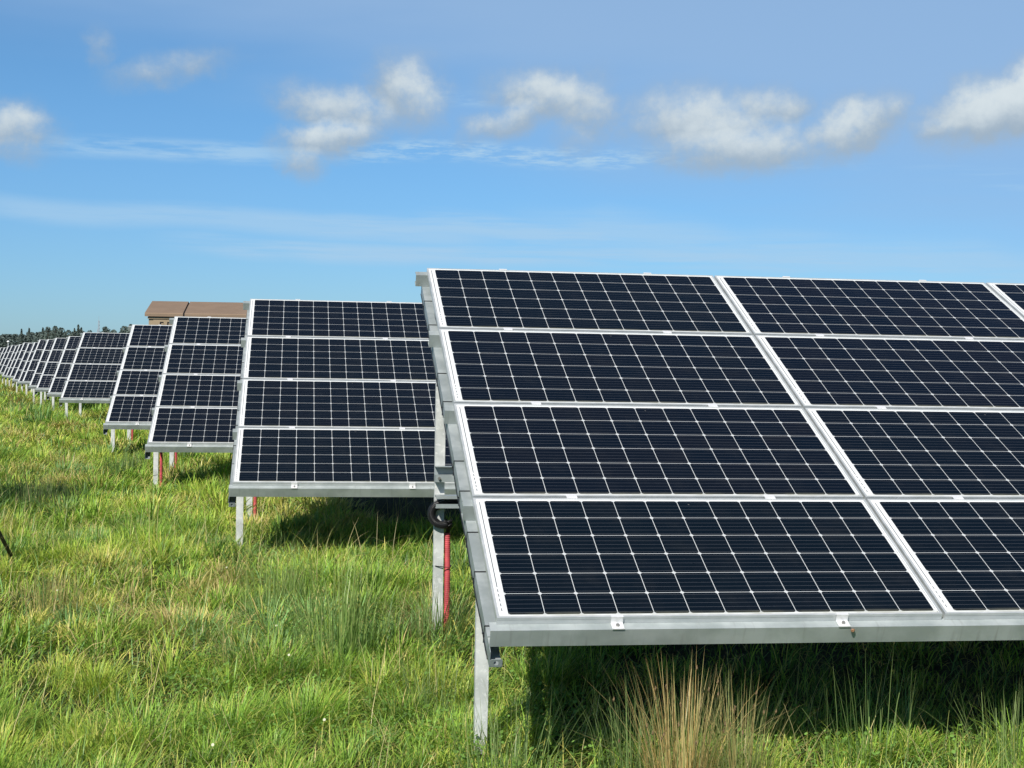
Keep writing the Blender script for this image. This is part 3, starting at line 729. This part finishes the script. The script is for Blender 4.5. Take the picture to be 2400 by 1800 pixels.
# ------------------------------------------------------------------ far wood and skyline trees
mt = bpy.data.materials.new('hazed_foliage'); mt.use_nodes = True; t = NT(mt.node_tree); bb = mt.node_tree.nodes['Principled BSDF']
at2 = t.n.new('ShaderNodeAttribute'); at2.attribute_name = 'Col'; t.l.new(at2.outputs['Color'], bb.inputs['Base Color']); bb.inputs['Roughness'].default_value = .9; bb.inputs['Specular IOR Level'].default_value = .1
def crown(kind, H, Wd):
    def f(r, n):
        a = r.uniform(0, 6.283, n); t_ = r.uniform(.12, 1, n)
        if kind == 'spruce':
            tier = .75+.35*np.abs(np.sin(t_*19)); rad = (1-t_)**.85*Wd*tier
        elif kind == 'pine':
            rad = Wd*np.sin(np.clip((t_-.12)/.88, 0, 1)*3.05)**.6*(.8+.3*np.sin(a*3+t_*9)); t_ = .35+.65*t_
        else:
            rad = Wd*np.sin(np.clip((t_-.05)/.95, 0, 1)*2.9+.2)**.55*(.85+.25*np.sin(a*4+t_*11))
        q = r.uniform(.25, 1, n)**.5
        return np.stack([np.cos(a)*rad*q, np.sin(a)*rad*q, t_*H], -1)
    return f
skyl = [(0,779),(50,778),(68,772),(85,776),(100,770),(110,767),(122,770),(130,767),(148,776),(160,776),(172,772),(182,763),(190,770),(205,777),(230,777),(245,767),(262,774),(280,772),(291,766),(306,761),(340,762),(420,770),(700,775),(2600,780)]
def top_at(px):
    for (a, ya), (b2, yb) in zip(skyl, skyl[1:]):
        if px <= b2: return ya+(yb-ya)*(px-a)/(b2-a)
    return 778
r = np.random.default_rng(9); fp = []
for i in range(520):
    px = r.uniform(-260, 720) if i < 420 else r.uniform(700, 2600); D = r.uniform(560, 720)
    g = at(px, 842, D); top = at(px, top_at(max(px, 0))+r.uniform(4, 10)+(D-560)*.01, D).z
    kind = r.choice(['spruce', 'pine', 'round', 'pine', 'round']); H = max(6, top)
    v, f, l, c = leaf_cloud(400, crown(kind, H, r.uniform(1.6, 2.6) if kind == 'spruce' else r.uniform(2.4, 3.8)), .46, (.085, .115, .11), tuple(np.array([.12, .15, .13])*r.uniform(.8, 1.2)), 1000+i)  # leaf colours greyed towards blue to paint in the distance haze
    v = v+np.array([g.x, D, 0]); fp.append((v, f, l, c))
V, fi, ls, C = merge(fp)
tag(link('forest', mesh_np('forest', V, fi, ls, [mt], C)), 'distant dark mixed wood behind the far end of the arrays', 'forest', kind='stuff')
trees = [(50,772,'spruce','small spiky conifer top rising at the far left of the skyline'),(68,769,'spruce','slim dark spire tree left of the bushy skyline crowns'),
 (100,768,'spruce','pointed conifer at the left shoulder of the higher trees'),(112,766,'round','bushy rounded skyline tree in the middle of the high trees'),(129,765,'pine','tall flat-crowned skyline pine with a lit left side'),
 (142,768,'pine','leaning skyline pine left of the notch in the tree line'),(160,774,'round','low crown just right of the notch in the tree line'),(174,770,'spruce','narrow conifer left of the tallest spire'),
 (183,761,'spruce','tallest spiky conifer spire on the skyline left of the mast'),(190,768,'spruce','shorter spire leaning against the tallest conifer'),(210,775,'round','low round crown between the tallest spire and the mast'),
 (247,766,'pine','open crowned pine just right of the lattice mast'),(266,773,'round','small bushy tree right of the open crowned pine'),(291,765,'pine','dark pine left of the fourth array top corner'),(306,760,'round','large dark crown rising beside the kiosk left end')]
for i, (px, py, kind, lb) in enumerate(trees):
    D = 555-i*1.5; g = at(px, 842, D); H = at(px, py, D).z
    root = bpy.data.objects.new('tree', None); COL.objects.link(root); root.location = (g.x, D, 0)
    tag(root, lb, 'tree', 'skyline trees of the far wood')
    v, f, l, c = leaf_cloud(520, crown(kind, H, {'spruce': 1.5, 'pine': 2.5, 'round': 2.9}[kind]), .38, (.075, .105, .10), (.12, .15, .125), 300+i)  # haze put into these leaf colours as well
    link('crown', mesh_np('crown', v, f, l, [mt], c), root)
    b = MB(); b.tube([(0, 0, -.3), (.1, 0, H*.5), (0, 0, H*.9)], .2, 6, [.28, .18, .05]); link('trunk', b.mesh('trunk', M_bark), root)

# lattice mast behind the wood
D = 900; g = at(231, 842, D); H = at(231, 741, D).z
ms = MB(); W0, W1 = 1.5, .5; NS = 12
def leg_pt(k, s, t_): 
    w2 = (W0*(1-t_)+W1*t_)/2; sx, sy = ((-1,-1),(1,-1),(1,1),(-1,1))[s]; return (sx*w2, sy*w2, H*.9*t_)
for s in range(4): ms.tube([leg_pt(0, s, 0), leg_pt(0, s, 1)], .10, 4)
for k in range(NS):
    for s in range(4):
        ms.tube([leg_pt(0, s, k/NS), leg_pt(0, (s+1) % 4, (k+1)/NS)], .05, 4)
ms.tube([(0, 0, H*.9), (0, 0, H)], .07, 5)
M_mast = plain('mast_steel', (.34, .38, .43), .6)
mo = link('lattice_mast', ms.mesh('lattice_mast', M_mast), None, (g.x, D, 0)); tag(mo, 'thin grey lattice mast rising above the distant trees', 'mast')
an = MB(); an.box(-1.0, -.7, -.2, .2, H*.62, H*.70); an.box(.7, 1.0, -.2, .2, H*.55, H*.62); an.box(-.6, .6, -.05, .05, H*.66, H*.67); link('antenna', an.mesh('antenna', M_mast), mo)

# white round-topped marker behind the far arrays
D = 105; g = at(19, 842, D); H = at(19, 801, D).z
mk = bpy.data.objects.new('marker_post', None); COL.objects.link(mk); mk.location = (g.x, D, 0); tag(mk, 'thin post with a small white round top above the farthest arrays', 'post')
link('pole', MB().tube([(0, 0, -.2), (0, 0, H-.05)], .03, 8).mesh('pole', M_post), mk)
M_white = plain('white_plastic', (.8, .8, .78), .5, 0, .05)
pts = [(0, 0, H-.09+.18*k/8) for k in range(9)]; link('dome', MB().tube(pts, .05, 12, [max(.005, .10*math.sin(math.pi*(k+.3)/8.6)) for k in range(9)]).mesh('dome', M_white, True), mk)

# snail on the front rail of the nearest array
sn = at(1984, 1472, 5.965+.35*math.sin(YAW))
M_shell = plain('snail_shell', (.30, .16, .08), .35, 0, .5, 300)
pts = []; rd = []
for k in range(40):
    a = k*.42; q = .0052*(1-k/44); pts.append((q*math.cos(a), -.004-.003*(k/40), q*math.sin(a))); rd.append(max(.0008, .0052*(1-k/42)))
root0 = [o for o in bpy.data.objects if o.name == 'solar_array'][0]
bpy.context.view_layer.update()
Mi = root0.matrix_world; q = on_plane(-.0465, -.05); ploc = Mi @ Vector((1.545, q[1]-.004, q[2]))
so = link('snail', MB().tube(pts, .004, 8, rd).mesh('snail', M_shell, True), None, ploc); tag(so, 'tiny brown snail stuck on the front rail beside the right clamp', 'snail')
print('OBJECTS', len(bpy.data.objects), 'grass verts', len(V))
